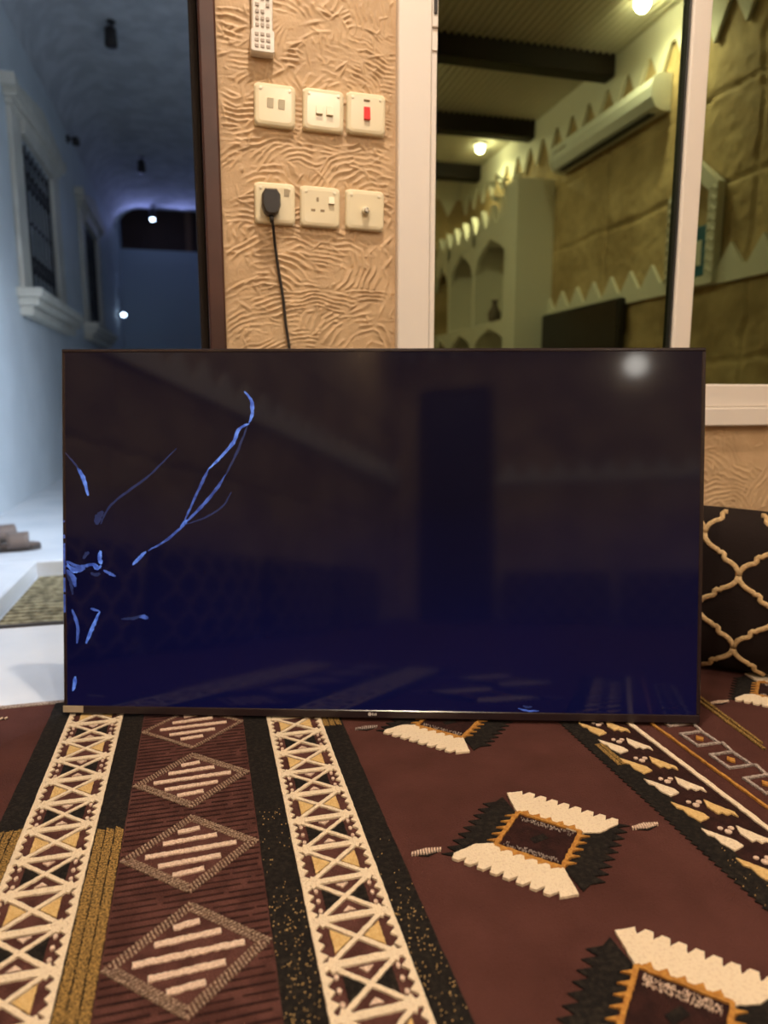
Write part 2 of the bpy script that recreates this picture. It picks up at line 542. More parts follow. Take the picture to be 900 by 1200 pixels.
right = lambda a, z, d: (RU - .012 - d, a, z)
left = lambda a, z, d: (LU + .012 + d, a, z)
back = lambda a, z, d: (a, BV + .012 + d, z)
crenel('trim_3', right, BV + .3, D, 1.165, 1.235, 1.345, .205, skip=((-.25, .22),))
crenel('trim_4', left, BV, D, 1.165, 1.235, 1.345, .205)
crenel('trim_5', back, LU + .9, RU - .4, 1.165, 1.235, 1.345, .205)
crenel('trim_6', right, BV, D, 2.455, CZ, 2.30, .21)
crenel('trim_7', left, BV, D, 2.455, CZ, 2.30, .21)
crenel('trim_8', back, LU, RU, 2.455, CZ, 2.30, .21)

# ------------------------------------------------------------------ sliding window
win = root_struct('window_1')
y0, y1 = D - .022, D + .06
b = MB()
b.rbox(.437, .512, y0, y1, .545, 2.25, .003)
b.build('frame_post', M['alu'], win)
MB().rbox(.512, .5275, y0 + .012, y1, .60, 2.25, .002).build('sash_stile', M['alu'], win)
MB().rbox(.4385, 2.40, y0 - .004, y1, .545, .592, .003).build('sill_rail', M['alu'], win)
MB().rbox(.5275, 2.40, y0 + .008, y1, .5925, .652, .004).build('bottom_rail', M['alu'], win)
MB().rbox(1.155, 1.207, y0 + .006, y1, .653, 2.20, .004).build('mullion', M['alu'], win)
MB().rbox(1.1495, 1.155, D - .008, y1, .653, 2.20, .002).build('gasket', M['gasket'], win)
MB().rbox(1.207, 1.2095, y0 + .020, y1, .653, 2.20, .0005).build('gasket', M['gasket'], win)
MB().rbox(.512, 2.40, y0, y1, 2.20, 2.25, .003).build('head_rail', M['alu'], win)
MB().rbox(2.36, 2.42, y0, y1, .592, 2.25, .003).build('frame_post', M['alu'], win)
MB().box(.5275, 1.1495, D + .006, D + .012, .652, 2.20).build('pane', M['glass'], win)
MB().box(1.2095, 2.36, D + .004, D + .010, .652, 2.20).build('pane', M['glass'], win)
la = MB().rbox(.5135, .5265, y0 + .004, y0 + .013, 1.40, 1.58, .002).build('latch', M['alu'], win)
MB().rbox(.516, .5235, y0 + .001, y0 + .005, 1.425, 1.53, .001).build('latch_slot', M['alu_dark'], la)
MB().rbox(.5125, .527, y0 + .009, y0 + .013, 1.356, 1.400, .001).build('latch_plate', M['alu'], win)

# ------------------------------------------------------------------ doorway frame
dr = root_struct('door_1')
MB().rbox(.026, .0605, D - .014, D + .13, 0, 2.2, .004).build('jamb', M['wood_frame'], dr)
MB().rbox(.008, .026, D + .03, D + .12, 0, 2.2, .003).build('door_stop', M['beam'], dr)
MB().rbox(-.985, -.95, D - .014, D + .13, 0, 2.2, .004).build('jamb', M['wood_frame'], dr)
MB().rbox(-.985, .0605, D - .014, D + .13, 2.2, 2.24, .004).build('head', M['wood_frame'], dr)

# ================================================================== PASSAGE OUTSIDE
PZ = -.03
LWU = -1.1
pf = root_struct('floor_passage')
MB().box(-1.2, 1.3, 2.073, 3.02, -.25, -.10).build('sunken_landing', M['marble'], pf)
MB().rbox(-1.2, -.66, 2.073, 3.0195, -.0995, PZ, .004).build('step', M['marble'], pf)
MB().rbox(-1.2, 1.3, 3.02, 12.2, -.15, PZ, .004).build('paving', M['marble'], pf)
# left wall with two window holes, built from slabs around them
W1 = (5.45, 6.50, 1.33, 2.34); W2 = (8.15, 9.1, 1.38, 2.40)
b = MB()
t0, t1 = LWU - .22, LWU
def ws(v0, v1, z0, z1): b.box(t0, t1, v0, v1, z0, z1)
ws(1.76, W1[0], PZ, 3.6); ws(W1[0], W1[1], PZ, W1[2]); ws(W1[0], W1[1], W1[3], 3.6)
ws(W1[1], W2[0], PZ, 3.6); ws(W2[0], W2[1], PZ, W2[2]); ws(W2[0], W2[1], W2[3], 3.6); ws(W2[1], 12.2, PZ, 3.6)
struct(b.build('wall_passage_left', M['white_wall']))
struct(MB().box(.82, .95, 1.76, 12.2, -.15, 3.6).build('wall_passage_right', M['white_wall']))
# coved, rough ceiling
V_ = np.linspace(1.76, 11.75, 260)
prof = [(LWU, 3.05)] + [(LWU + .36 - .36 * math.cos(R(a)), 3.05 + .36 * math.sin(R(a))) for a in range(10, 91, 10)] + \
       [(x, 3.41) for x in np.linspace(-.70, .84, 40)]
pa = np.array(prof)
VV, XX = np.meshgrid(V_, pa[:, 0], indexing='ij')
ZZ = np.tile(pa[:, 1], (len(V_), 1)) - .018 * vnoise(XX, VV, .14, 5) - .010 * vnoise(XX, VV, .06, 6)
struct(grid_mesh(np.stack([XX, VV, ZZ], -1)[:, ::-1], 'ceiling_passage', M['pass_ceil']))
struct(MB().box(LWU - .22, .95, 1.76, 11.75, 3.42, 3.6).build('ceiling_passage_slab', M['white_wall']))
struct(MB().box(-1.3, .95, 12.0, 12.2, -.15, 2.86).build('wall_passage_end', M['far_wall']))
g = thing('metal_screen', 'dark brown sheet screen standing above the grey end wall of the passage', 'screen', (-.2, 12.35, 2.8))
for i in range(5):
    MB().rbox(-.9 + i * .36 - .0, -.9 + i * .36 + .3585, 0, .04, 0, 1.1, .004).build('panel', M['gate'], g)
MB().rbox(.08, .18, -.12, -.04, 0, 1.1, .004).build('post', M['gate_post'], g)

BARLAB = None
def passage_window(name, v0, v1, z0, z1):
    r = root_struct(name)
    x = LWU
    cw = .26
    b = MB()
    for vv in ((v0 - cw, v0), (v1, v1 + cw)):
        MB().rbox(x, x + .03, vv[0], vv[1], z0 - .02, z1 + .08, .006).build('casing', M['stone_trim'], r)
    MB().rbox(x, x + .05, v0, v1, z1, z1 + .08, .006).build('casing', M['stone_trim'], r)
    # stepped sill
    for k, (dz0, dz1, d, ex) in enumerate(((-.06, 0, .15, .12), (-.11, -.06, .12, .09), (-.17, -.11, .08, .06))):
        MB().rbox(x, x + d, v0 - cw - ex + .02, v1 + cw + ex - .02, z0 + dz0 - .02, z0 + dz1 - .02, .006).build('sill', M['stone_trim'], r)
    # crown: stepped with a shallow gable and raised ends
    for (dz0, dz1, d, ex) in ((.08, .12, .05, .02), (.12, .16, .08, .05)):
        MB().rbox(x, x + d, v0 - cw - ex, v1 + cw + ex, z1 + dz0, z1 + dz1, .006).build('crown', M['stone_trim'], r)
    a, c = v0 - cw - .10, v1 + cw + .10; mid = (a + c) / 2; zz = z1 + .16
    gb = MB().prism([(a, zz), (c, zz), (c, zz + .07), (c - .12, zz + .04), (mid, zz + .16), (a + .12, zz + .04), (a, zz + .07)],
                    lambda p, q, d: (x + d, p, q), 0, .085)
    fix_normals(gb.build('pediment', M['stone_trim'], r))
    fr = MB()
    MB().box(x - .17, x - .165, v0, v1, z0, z1).build('pane', M['pane_blue'], r)
    nb = 8
    for i in range(nb + 1):
        v = v0 + (v1 - v0) * i / nb
        MB().tube([(x - .012, v, z0), (x - .012, v, z1)], .010 if i in (0, nb) else .007, 6).build('bar', M['bars'], r)
    for z in (z0 + .06, (z0 + z1) / 2, z1 - .06):
        MB().tube([(x - .012, v0, z), (x - .012, v1, z)], .008, 6).build('bar', M['bars'], r)
    for i in range(nb):   # scroll rings in the grille
        v = v0 + (v1 - v0) * (i + .5) / nb
        for z in (z0 + .22, z1 - .22):
            pts = [(x - .012, v + .032 * math.cos(a), z + .06 * math.sin(a)) for a in np.linspace(0, 6.283, 15)]
            MB().tube(pts, .005, 5).build('scroll', M['bars'], r)
    MB().box(x - .2, x - .17, v0 - .1, v1 + .1, z0 - .1, z1 + .1).build('shutter', M['bars'], r)
passage_window('window_2', *W1)
passage_window('window_3', *W2)

# passage lights
def ceil_spot(name, loc, label, lit=False, s=1.0, group=None):
    t = thing(name, label, 'light', loc, group=group)
    MB().lathe([(.035 * s, 0), (.035 * s, -.02 * s)]).build('ceiling_rose', M['black_plastic'], t)
    MB().tube([(0, 0, -.015 * s), (0.01 * s, 0, -.08 * s)], .009 * s, 8).build('arm', M['black_plastic'], t)
    MB().lathe([(.02 * s, -.05 * s), (.045 * s, -.07 * s), (.05 * s, -.19 * s), (.04 * s, -.2 * s)], cen=(-.01 * s, 0, 0)).build('lamp_head', M['black_plastic'], t, True)
    if lit:
        MB().lathe([(.036 * s, -.201 * s), (.030 * s, -.222 * s), (.012 * s, -.235 * s)], cen=(-.01 * s, 0, 0)).build('bulb', M['bulb_on'], t, True)
    return t
ceil_spot('ceiling_spotlight', (-.53, 6.14, 3.40), 'nearest black unlit spotlight hanging from the passage ceiling', s=.95)
ceil_spot('ceiling_spotlight', (-.545, 9.26, 3.40), 'middle black unlit spotlight hanging from the passage ceiling', s=.95)
ceil_spot('ceiling_spotlight', (-.56, 11.5, 3.40), 'farthest ceiling spotlight of the passage with a lit bluish bulb', True, s=.95)
t = thing('wall_spotlight', 'small dark lamp high on the left passage wall between its windows', 'light', (LWU, 7.55, 2.98))
MB().lathe([(.035, 0), (.035, .02)], axis='x').build('base', M['black_plastic'], t)
MB().tube([(.015, 0, 0), (.07, 0, .01)], .009, 8).build('arm', M['black_plastic'], t)
MB().lathe([(.02, .02), (.032, 0), (.032, -.05)], cen=(.08, 0, 0)).build('lamp_head', M['black_plastic'], t, True)
t = thing('wall_bulb', 'small bright bluish bulb low on the far end of the passage wall', 'light', (LWU, 11.2, 1.79))
MB().lathe([(.03, 0), (.03, .03), (.02, .05)], axis='x').build('lamp_holder', M['black_plastic'], t)
MB().lathe([(.015, .05), (.026, .07), (.026, .09), (.010, .11)], axis='x').build('bulb', M['bulb_on'], t, True)
# made-up cool tube fixture standing for the added passage lights behind the jamb
t = thing('added_tube_light', 'added white tube light on the right passage wall, unseen behind the jamb', 'light', (.82, 3.05, 1.55))
MB().rbox(-.04, 0, -.30, .30, .02, .07, .006).build('housing', M['alu'], t)
MB().tube([(-.055, -.27, .045), (-.055, .27, .045)], .012, 10).build('tube', M['bulb_on'], t, True)

# door mat, sandals
t = thing('door_mat', 'olive woven mat lying on the sunken landing outside the doorway', 'mat', (-.25, 2.56, -.10))
MB().rbox(-.40, .6, -.46, .44, 0, .014, .004).build('mat_body', M['mat'], t)
for k in range(22):
    v = -.445 + k * .04
    MB().rbox(-.395, .595, v, v + .026, .0135, .0185, .002).build('rib', M['mat'], t)
def sandal(loc, rz, label):
    t = thing('sandal', label, 'shoe', loc, (0, 0, rz), 'pair of sandals on the passage floor')
    out = [(-.13, 0), (-.125, .028), (-.07, .036), (0, .032), (.06, .046), (.11, .040), (.14, .012),
           (.14, -.014), (.11, -.036), (.06, -.044), (0, -.034), (-.07, -.036), (-.125, -.028)]
    fix_normals(MB().prism(out, lambda a, b_, d: (a, b_, d), 0, .022).build('sole', M['sandal_sole'], t))
    fix_normals(MB().prism([(a * .97, b_ * .95) for a, b_ in out], lambda a, b_, d: (a, b_, d), .022, .028).build('insole', M['sandal'], t))
    nx = 12
    for (x0, x1, h) in ((.01, .095, .060), (-.055, -.015, .072), (-.115, -.085, .050)):
        P = np.zeros((5, nx + 1, 3))
        for i in range(5):
            for j in range(nx + 1):
                a = math.pi * j / nx
                P[i, j] = (x0 + (x1 - x0) * i / 4, .047 * math.cos(a), .018 + h * math.sin(a) ** .7)
        o = grid_mesh(P, 'strap', M['sandal'], t)
        md = o.modifiers.new('s', 'SOLIDIFY'); md.thickness = .004
sandal((-.93, 3.46, PZ), R(28), 'brown sandal nearer the wall on the passage paving')
sandal((-.83, 3.26, PZ), R(12), 'brown sandal nearer the mat on the passage paving')

# ================================================================== WALL PLATES
def wall_plate(name, cu, cz, w_, h_, label, rot=0.0):
    t = thing(name, label, 'switch' if 'switch' in name else 'socket', (cu, D, cz), (0, R(rot), 0))
    MB().plate(0, 0, w_, h_, .003, -.0045, r=.005, ins=.001).build('back_plate', M['plate'], t)
    MB().plate(0, 0, w_ - .001, h_ - .001, -.0045, -.0145, r=.010, ins=.0085).build('face_plate', M['plate'], t)
    for sx in (-1, 1):
        MB().lathe([(.0035, -.0135), (.0035, -.0152), (.002, -.0158)], cen=(sx * (w_ / 2 - .0125), 0, h_ / 2 - .0125), axis='y', n=14).build('screw_cap', M['knob'], t)
    return t
def rocker(t, x, z, w_, h_, m='knob', tilt=1):
    b = MB()
    f, g2 = (-.0205, -.0155) if tilt > 0 else (-.0155, -.0205)
    v = [(x - w_ / 2, -.0135, z - h_ / 2), (x + w_ / 2, -.0135, z - h_ / 2), (x + w_ / 2, -.0135, z + h_ / 2), (x - w_ / 2, -.0135, z + h_ / 2),
         (x - w_ / 2, g2, z - h_ / 2), (x + w_ / 2, g2, z - h_ / 2), (x + w_ / 2, f, z + h_ / 2), (x - w_ / 2, f, z + h_ / 2)]
    b.add(v, [(0, 1, 2, 3), (7, 6, 5, 4), (0, 4, 5, 1), (1, 5, 6, 2), (2, 6, 7, 3), (3, 7, 4, 0)])
    return fix_normals(b.build('rocker', M[m], t))
t = wall_plate('light_switch', .175, 1.215, .085, .083, 'cream double light switch at the top left, under the remote holder', 1.5)
rocker(t, -.010, .002, .013, .017); rocker(t, .013, .001, .013, .017)
t = wall_plate('light_switch', .2765, 1.2145, .087, .083, 'cream double light switch in the middle of the upper row', 1.5)
rocker(t, -.0095, -.001, .014, .018, tilt=-1); rocker(t, .0125, -.001, .014, .018, tilt=-1)
t = wall_plate('isolator_switch', .3685, 1.216, .085, .083, 'cream isolator switch with a red rocker, right of the upper row', 1.0)
rocker(t, .001, .000, .0135, .026, 'red', -1)
MB().rbox(-.006, .007, -.0165, -.0135, .024, .0275, .0006).build('indicator', M['hole'], t)
t = wall_plate('power_socket', .1705, 1.0225, .085, .083, 'cream socket at the lower left with a black plug in it', 0.5)
rocker(t, .024, .022, .010, .013)
t = wall_plate('power_socket', .2665, 1.0215, .086, .083, 'cream empty three-hole socket in the middle of the lower row', 1.0)
rocker(t, .0235, .014, .012, .015, tilt=-1)
for (x, z, w_, h_) in ((-.006, .014, .005, .009), (-.0155, -.008, .009, .005), (.0045, -.008, .009, .005)):
    MB().rbox(x - w_ / 2, x + w_ / 2, -.0149, -.010, z - h_ / 2, z + h_ / 2, .0004).build('pin_hole', M['hole'], t)
t = wall_plate('aerial_socket', .365, 1.021, .086, .083, 'cream aerial socket with a round metal connector, right of the lower row', 1.0)
k = MB().lathe([(.0085, -.0135), (.0085, -.022), (.007, -.024)], cen=(0, 0, -.003), axis='y').build('connector', M['knob'], t, False)
MB().lathe([(.0055, -.023), (.0055, -.030), (.004, -.031)], cen=(0, 0, -.004), axis='y', n=16).build('metal_core', M['chrome'], k)

# black plug with its lead
t = thing('power_plug', 'black three-pin plug with a black lead hanging down the plaster', 'plug', (.1605, D, 1.02))
b = MB()
outl = [(-.012, .026), (.012, .026), (.0185, .016), (.0195, -.006), (.014, -.021), (.007, -.026), (-.007, -.026), (-.014, -.021), (-.0195, -.006), (-.0185, .016)]
ring = lambda s_, y: [(a * s_, y, c * s_) for a, c in outl]
vs = ring(.93, -.0145) + ring(1, -.018) + ring(1, -.034) + ring(.86, -.041)
N = len(outl)
fs = [(i * N + k, i * N + (k + 1) % N, (i + 1) * N + (k + 1) % N, (i + 1) * N + k) for i in range(3) for k in range(N)]
fs += [tuple(range(3 * N, 4 * N)), tuple(range(N))]
fix_normals(b.add(vs, fs).build('plug_body', M['black_plastic'], t))
MB().tube([(0, -.027, -.024), (.0005, -.027, -.034), (.001, -.027, -.040)], lambda q: .0052 - .001 * q, 10).build('strain_relief', M['black_plastic'], t, True)
cp = [(.0, -.027, -.026), (.003, -.026, -.045), (.0075, -.012, -.08), (.0155, -.0075, -.14), (.023, -.0075, -.19), (.027, -.008, -.24),
      (.0345, -.0085, -.30), (.040, -.008, -.38), (.050, -.009, -.48), (.07, -.010, -.62), (.10, -.012, -.78), (.13, -.02, -.92), (.16, -.05, -1.003), (.22, -.09, -1.011)]
def cr(pts, n=6):
    out = []
    for i in range(len(pts) - 1):
        p = [Vector(pts[max(i - 1, 0)]), Vector(pts[i]), Vector(pts[i + 1]), Vector(pts[min(i + 2, len(pts) - 1)])]
        for k in range(n):
            s_ = k / n
            out.append(.5 * ((2 * p[1]) + (p[2] - p[0]) * s_ + (2 * p[0] - 5 * p[1] + 4 * p[2] - p[3]) * s_ ** 2 + (3 * p[1] - p[0] - 3 * p[2] + p[3]) * s_ ** 3))
    return out + [Vector(pts[-1])]
MB().tube(cr(cp), .0031, 8).build('lead', M['black_plastic'], t, True)

# remote control in its wall holder
t = thing('remote_holder', 'white glossy remote control holder at the top of the plaster pier', 'remote', (.1515, D, 1.307), (0, R(1), 0))
MB().plate(0, .022, .049, .044, .002, -.026, r=.004, ins=.002).build('holder', M['remote'], t)
rm = MB().plate(0, .085, .043, .150, -.004, -.022, r=.007, ins=.003).build('remote_body', M['remote'], t)
for i in range(8):
    for j in range(3):
        if (i + j) % 5 == 4: continue
        MB().rbox(-.014 + j * .0105, -.014 + j * .0105 + .007, -.0245, -.0215, .048 + i * .0125, .055 + i * .0125, .0008).build('button', M['remote_btn'], rm)
for i in range(3):
    for j in range(3):
        MB().rbox(-.016 + j * .0115, -.016 + j * .0115 + .008, -.0275, -.0255, .008 + i * .011, .0145 + i * .011, .0008).build('slot', M['remote_btn'], t)

# ================================================================== TELEVISION
TW, TH = 1.2295, .7115
tv = thing('television', 'large flat black television with a cracked dark blue screen leaning on the rug', 'television',
           (.3065, 1.248, .006), (R(-7.75), 0, R(-16.445)))
hw = TW / 2
MB().rbox(-hw, hw, 0, .011, 0, .0175, .0025).build('bottom_bezel', M['tv_frame'], tv)
MB().rbox(-hw, hw, 0, .011, TH - .0065, TH, .0015).build('top_bezel', M['tv_frame'], tv)
MB().rbox(-hw, -hw + .0065, 0, .011, .0175, TH - .0065, .0015).build('side_bezel', M['tv_frame'], tv)
MB().rbox(hw - .0075, hw, 0, .011, .0175, TH - .0065, .0015).build('side_bezel', M['tv_frame'], tv)
MB().box(-hw + .006, hw - .007, .0015, .008, .017, TH - .006).build('screen', M['screen'], tv)
MB().rbox(-hw + .002, hw - .002, .0112, .024, .008, TH - .003, .004).build('rear_shell', M['tv_back'], tv)
MB().rbox(-hw + .12, hw - .12, .0242, .058, .07, .42, .012).build('rear_housing', M['tv_back'], tv)
MB().rbox(-hw - .001, -hw + .039, -.0012, .0004, .0035, .0165, .0003).build('sticker', M['sticker'], tv)
# small pale maker's emblem in the middle of the bottom bezel (too blurred to read: a disc and short strokes)
lg = MB().lathe([(.0034, .0004), (.0034, -.0008)], cen=(-.014, 0, .0092), axis='y', n=16)
for i, h_ in enumerate((.005, .0036, .0046)):
    lg.rbox(-.0095 + i * .0032, -.0075 + i * .0032, -.0008, .0004, .0066, .0066 + h_, .0002)
lg.build('logo', M['logo'], tv)

def crack(pts, w0, m='crack', name='crack', jag=.0012, taper=True):
    """hairline fracture lying just on the panel: a thin glowing ribbon with slightly ragged sides"""
    P_ = cr([(x - hw, 0, z) for x, z in pts], 7)
    L = len(P_); vs = []; fs = []
    for i, p in enumerate(P_):
        a = P_[min(i + 1, L - 1)] - P_[max(i - 1, 0)]
        nrm = Vector((-a.z, 0, a.x)).normalized()
        q = i / (L - 1); k = (math.sin(math.pi * min(max(q, .04), .96)) ** .5) if taper else 1
        wv = w0 * .8 * k * rnd.uniform(.8, 1.2)
        jx = rnd.uniform(-jag, jag) * .4
        for s_ in (-1, 1):
            vs.append((p.x + nrm.x * (wv * s_ / 2 + jx), .0009, p.z + nrm.z * (wv * s_ / 2 + jx)))
        for s_ in (-1, 1):
            vs.append((p.x + nrm.x * (wv * s_ / 2 + jx), .0016, p.z + nrm.z * (wv * s_ / 2 + jx)))
    for i in range(L - 1):
        a, c = i * 4, i * 4 + 4
        fs += [(a, a + 1, c + 1, c), (a + 2, a, c, c + 2), (a + 1, a + 3, c + 3, c + 1)]
    return MB().add(vs, fs).build(name, M[m], tv)

crack([(.3572, .630), (.3704, .6118), (.3719, .5864), (.366, .570)], .0085)
crack([(.366, .5682), (.3462, .5573), (.3351, .5318), (.313, .5062), (.2871, .4805)], .0085, 'crack')
crack([(.2871, .4805), (.276, .4585), (.2574, .4181), (.2387, .3777)], .0068, 'crack_mid')
crack([(.3631, .5646), (.3425, .5136), (.3203, .4697)], .006, 'crack_dim')
crack([(.3203, .4697), (.2981, .4367), (.2685, .4035), (.2387, .374)], .0075, 'crack_mid')
crack([(.3313, .4368), (.3129, .4075), (.2758, .3852), (.2387, .3725)], .0045, 'crack_dim')
crack([(.2450, .3770), (.2200, .3560), (.2015, .3406), (.1679, .3219)], .0062, 'crack_mid')
crack([(.245, .382), (.2387, .3747), (.232, .368)], .009)
crack([(.1642, .3204), (.150, .307), (.1379, .2936)], .009)
crack([(.006, .512), (.024, .491), (.0342, .4759)], .004, 'crack_dim')
crack([(.030, .482), (.0385, .468), (.0453, .4502), (.0504, .4281)], .0105)
crack([(.0748, .3729), (.0899, .4025), (.1124, .4247), (.1722, .4691), (.2243, .5205)], .0055, 'crack_dim')
crack([(.067, .372), (.070, .385), (.080, .398)], .016, 'crack_dim')
# fan where the panel was hit
for (pp, w_, m_) in (([(.0067, .300), (.033, .290), (.062, .296)], .008, 'crack_mid'), ([(.0067, .292), (.026, .283), (.044, .287)], .011, 'crack_mid'),
                 ([(.0067, .283), (.020, .268), (.024, .250)], .012, 'crack_mid'), ([(.0067, .300), (.018, .281), (.030, .279)], .005, 'crack'),
                 ([(.008, .276), (.015, .258), (.019, .235)], .008, 'crack_dim'), ([(.045, .292), (.062, .294), (.070, .290)], .006, 'crack'),
                 ([(.0745, .3212), (.0725, .307), (.0758, .2946)], .011, 'crack'), ([(.060, .292), (.068, .286), (.0758, .2926)], .007, 'crack'),
                 ([(.080, .283), (.092, .277), (.1041, .2711)], .007, 'crack_mid'), ([(.040, .305), (.046, .314), (.052, .318)], .009, 'crack_dim'),
                 ([(.055, .278), (.064, .274), (.074, .277)], .008, 'crack_dim'),
                 ([(.0174, .2057), (.0285, .1723), (.0267, .1388)], .008, 'crack_mid'), ([(.054, .2081), (.060, .2061), (.0723, .2026)], .006, 'crack_mid'),
                 ([(.0723, .2026), (.0586, .1727), (.0448, .139)], .0085, 'crack'), ([(.115, .1882), (.140, .190), (.1562, .1961)], .007, 'crack_dim'),
                 ([(.150, .193), (.160, .193), (.1674, .1888)], .010, 'crack_mid'), ([(.0225, .074), (.0215, .060), (.0176, .0453)], .009, 'crack'),
                 ([(.885, .024), (.905, .020), (.925, .0205)], .004, 'crack_mid'), ([(.895, .030), (.902, .027), (.912, .028)], .006, 'crack_dim')):
    crack(pp, w_, m_)
# light leaking along the left edge
for (z0, z1) in ((.20, .235), (.24, .268), (.275, .335), (.345, .352), (.376, .380)):
    MB().rbox(-hw + .0015, -hw + .0050, -.0008, .0004, z0, z1, .0003).build('edge_glow', M['crack_mid'], tv)

# ================================================================== RUG
rug = thing('rug', 'large maroon patterned rug with cream lattice stripes, diamonds and hooked medallions', 'rug', (0, 0, 0))
U0, U1, V0, V1 = -1.05, 2.35, -3.2, 1.497
st = .02
u = np.arange(U0, U1 + .001, st); v = np.append(np.arange(V0, V1, st), V1)
UU, VV = np.meshgrid(u, v)
P = np.stack([UU, VV, -.0006 + 0 * UU], -1)
grid_mesh(P, 'field', M['field'], rug)
MB().box(U0, U1, V0, V1, -.0115, -.0012).build('backing', M['dark_yarn'], rug)
MB().rbox(U0, U1, V1 - .006, V1 + .006, -.011, .003, .002).build('bound_edge', M['grey_yarn'], rug)

def jag(pts, step=.004, amp=.0006):
    out = []; n_ = len(pts)
    for i in range(n_):
        a, c = Vector(pts[i]), Vector(pts[(i + 1) % n_]); L = (c - a).length
        k = max(1, int(L / step)); d = (c - a) / k; nn = Vector((-d.y, d.x)).normalized() if L > 0 else Vector((0, 0))
        for j in range(k):
            q = a + d * j + (nn * rnd.uniform(-amp, amp) if j else Vector((0, 0)))
            out.append((q.x, q.y))
    return out

def strip(b, p, q, w_, z1, step=.005, amp=.0005):
    p, q = Vector(p), Vector(q); d = (q - p).normalized(); nn = Vector((-d.y, d.x)) * w_ / 2
    b.slab(jag([tuple(p - nn), tuple(q - nn), tuple(q + nn), tuple(p + nn)], step, amp), 0, z1)

VN, VF = .30, 1.492   # rug pattern is built where it can be seen
def band(u0, u1, m, z, name='band', serr=None, vn=VN, vf=VF):
    b = MB()
    v_ = vn
    if serr:
        pts = [(u1, vn), (u1, vf)]
        vv = vf
        while vv > vn + .012:
            pts += [(u0, vv), (u0 + serr, vv - .009)]; vv -= .012
        b.slab(pts, 0, z)
    else:
        b.slab(jag([(u0, vn), (u1, vn), (u1, vf), (u0, vf)], .012, .0005), 0, z)
    return b.build(name, m, rug)
band(-.310, -.2725, M['black_yarn'], .0012, 'black_band')
band(-.1705, -.131, M['black_yarn'], .0012, 'black_band')
band(.0565, .1005, M['black_yarn'], .0012, 'black_band')
band(.2035, .2415, M['black_yarn'], .0012, 'black_band')
band(-.131, .0565, M['maroon2'], .0008, 'ribbed_band')

L = .0694
def lattice(u0, phase, name):
    """one lattice stripe .102 wide: cream net over maroon, yellow and black wedges"""
    base = band(u0 + .002, u0 + .100, M['maroon2'], .0008, name)
    net = MB(); yel = MB(); blk = MB(); dots = MB()
    k = 0; v_ = phase
    ks = [i for i in range(-6, 20) if VN < phase + i * L and phase + (i + 1) * L < VF + .02]
    lo, hi = phase + ks[0] * L, min(VF, phase + (ks[-1] + 1) * L)
    for s_ in (0, 1):      # side rails with scalloped inner edge
        e = u0 if s_ == 0 else u0 + .102; g_ = 1 if s_ == 0 else -1
        pts = [(e, lo), (e, hi)]
        vv = hi
        while vv > lo + .012:
            pts += [(e + g_ * .0055, vv), (e + g_ * rnd.uniform(.0105, .0135), vv - .007), (e + g_ * .0055, vv - .014)]; vv -= .0165
        net.slab(jag(pts, .006, .0004), 0, .0035)
    for i in ks:
        a = phase + i * L; yellow = (i % 2 == 0)
        if a + L > VF: continue
        w1 = rnd.uniform(.0088, .0112)
        strip(net, (u0 + .006, a + rnd.uniform(-.001, .001)), (u0 + .096, a + .0), w1, .0034)
        net.slab(jag([(u0 + .010, a + .002), (u0 + .028, a + .002), (u0 + .014, a + .012)], .004, .0003), 0, .0034)
        net.slab(jag([(u0 + .092, a + .002), (u0 + .074, a + .002), (u0 + .088, a + .012)], .004, .0003), 0, .0034)
        net.slab(jag([(u0 + .010, a - .002), (u0 + .028, a - .002), (u0 + .014, a - .012)], .004, .0003), 0, .0034)
        net.slab(jag([(u0 + .092, a - .002), (u0 + .074, a - .002), (u0 + .088, a - .012)], .004, .0003), 0, .0034)
        strip(net, (u0 + .016, a + .004), (u0 + .086, a + L - .004), .0058, .0034)
        strip(net, (u0 + .086, a + .004), (u0 + .016, a + L - .004), .0058, .0034)
        m_ = yel if yellow else blk
        c = a + L / 2
        if yellow:
            for s_ in (0, 1):
                X = (lambda x: u0 + x) if s_ == 0 else (lambda x: u0 + .102 - x)
                m_.slab(jag([(X(.0215), c - .0185), (X(.0215), c + .0185), (X(.0430), c)], .004, .0005), 0, .0028)
        else:
            for s_ in (0, 1):
                X = (lambda x: u0 + x) if s_ == 0 else (lambda x: u0 + .102 - x)
                m_.slab(jag([(X(.0235), c - .021), (X(.0235), c + .021), (X(.046), c)], .004, .0005), 0, .0018)
                for dz in (-.018, 0, .018):
                    q = [(X(.0165) + .0028 * math.cos(t_), c + dz + .004 * math.sin(t_)) for t_ in np.linspace(0, 6.28, 7)[:-1]]
                    dots.slab(q, 0, .003)
        for s_ in (-1, 1):
            vz = c + s_ * .0215
            if not yellow:
                dots.slab(jag([(u0 + .051 - .008, vz + s_ * .0035), (u0 + .051 + .008, vz + s_ * .0035), (u0 + .051, vz - s_ * .0045)], .004, .0004), 0, .0028)
    net.build('cream_net', M['cream'], base); yel.build('yellow_wedges', M['yellow'], base)
    blk.build('black_wedges', M['black_yarn'], base); dots.build('cream_dots', M['pink_cream'], base)
    for o in base.children: o['kind'] = 'stuff'
    return base
ph = 1.132 - L / 2 - 8 * L
lattice(-.2725, ph, 'lattice_stripe')
lattice(.1010, ph, 'lattice_stripe')

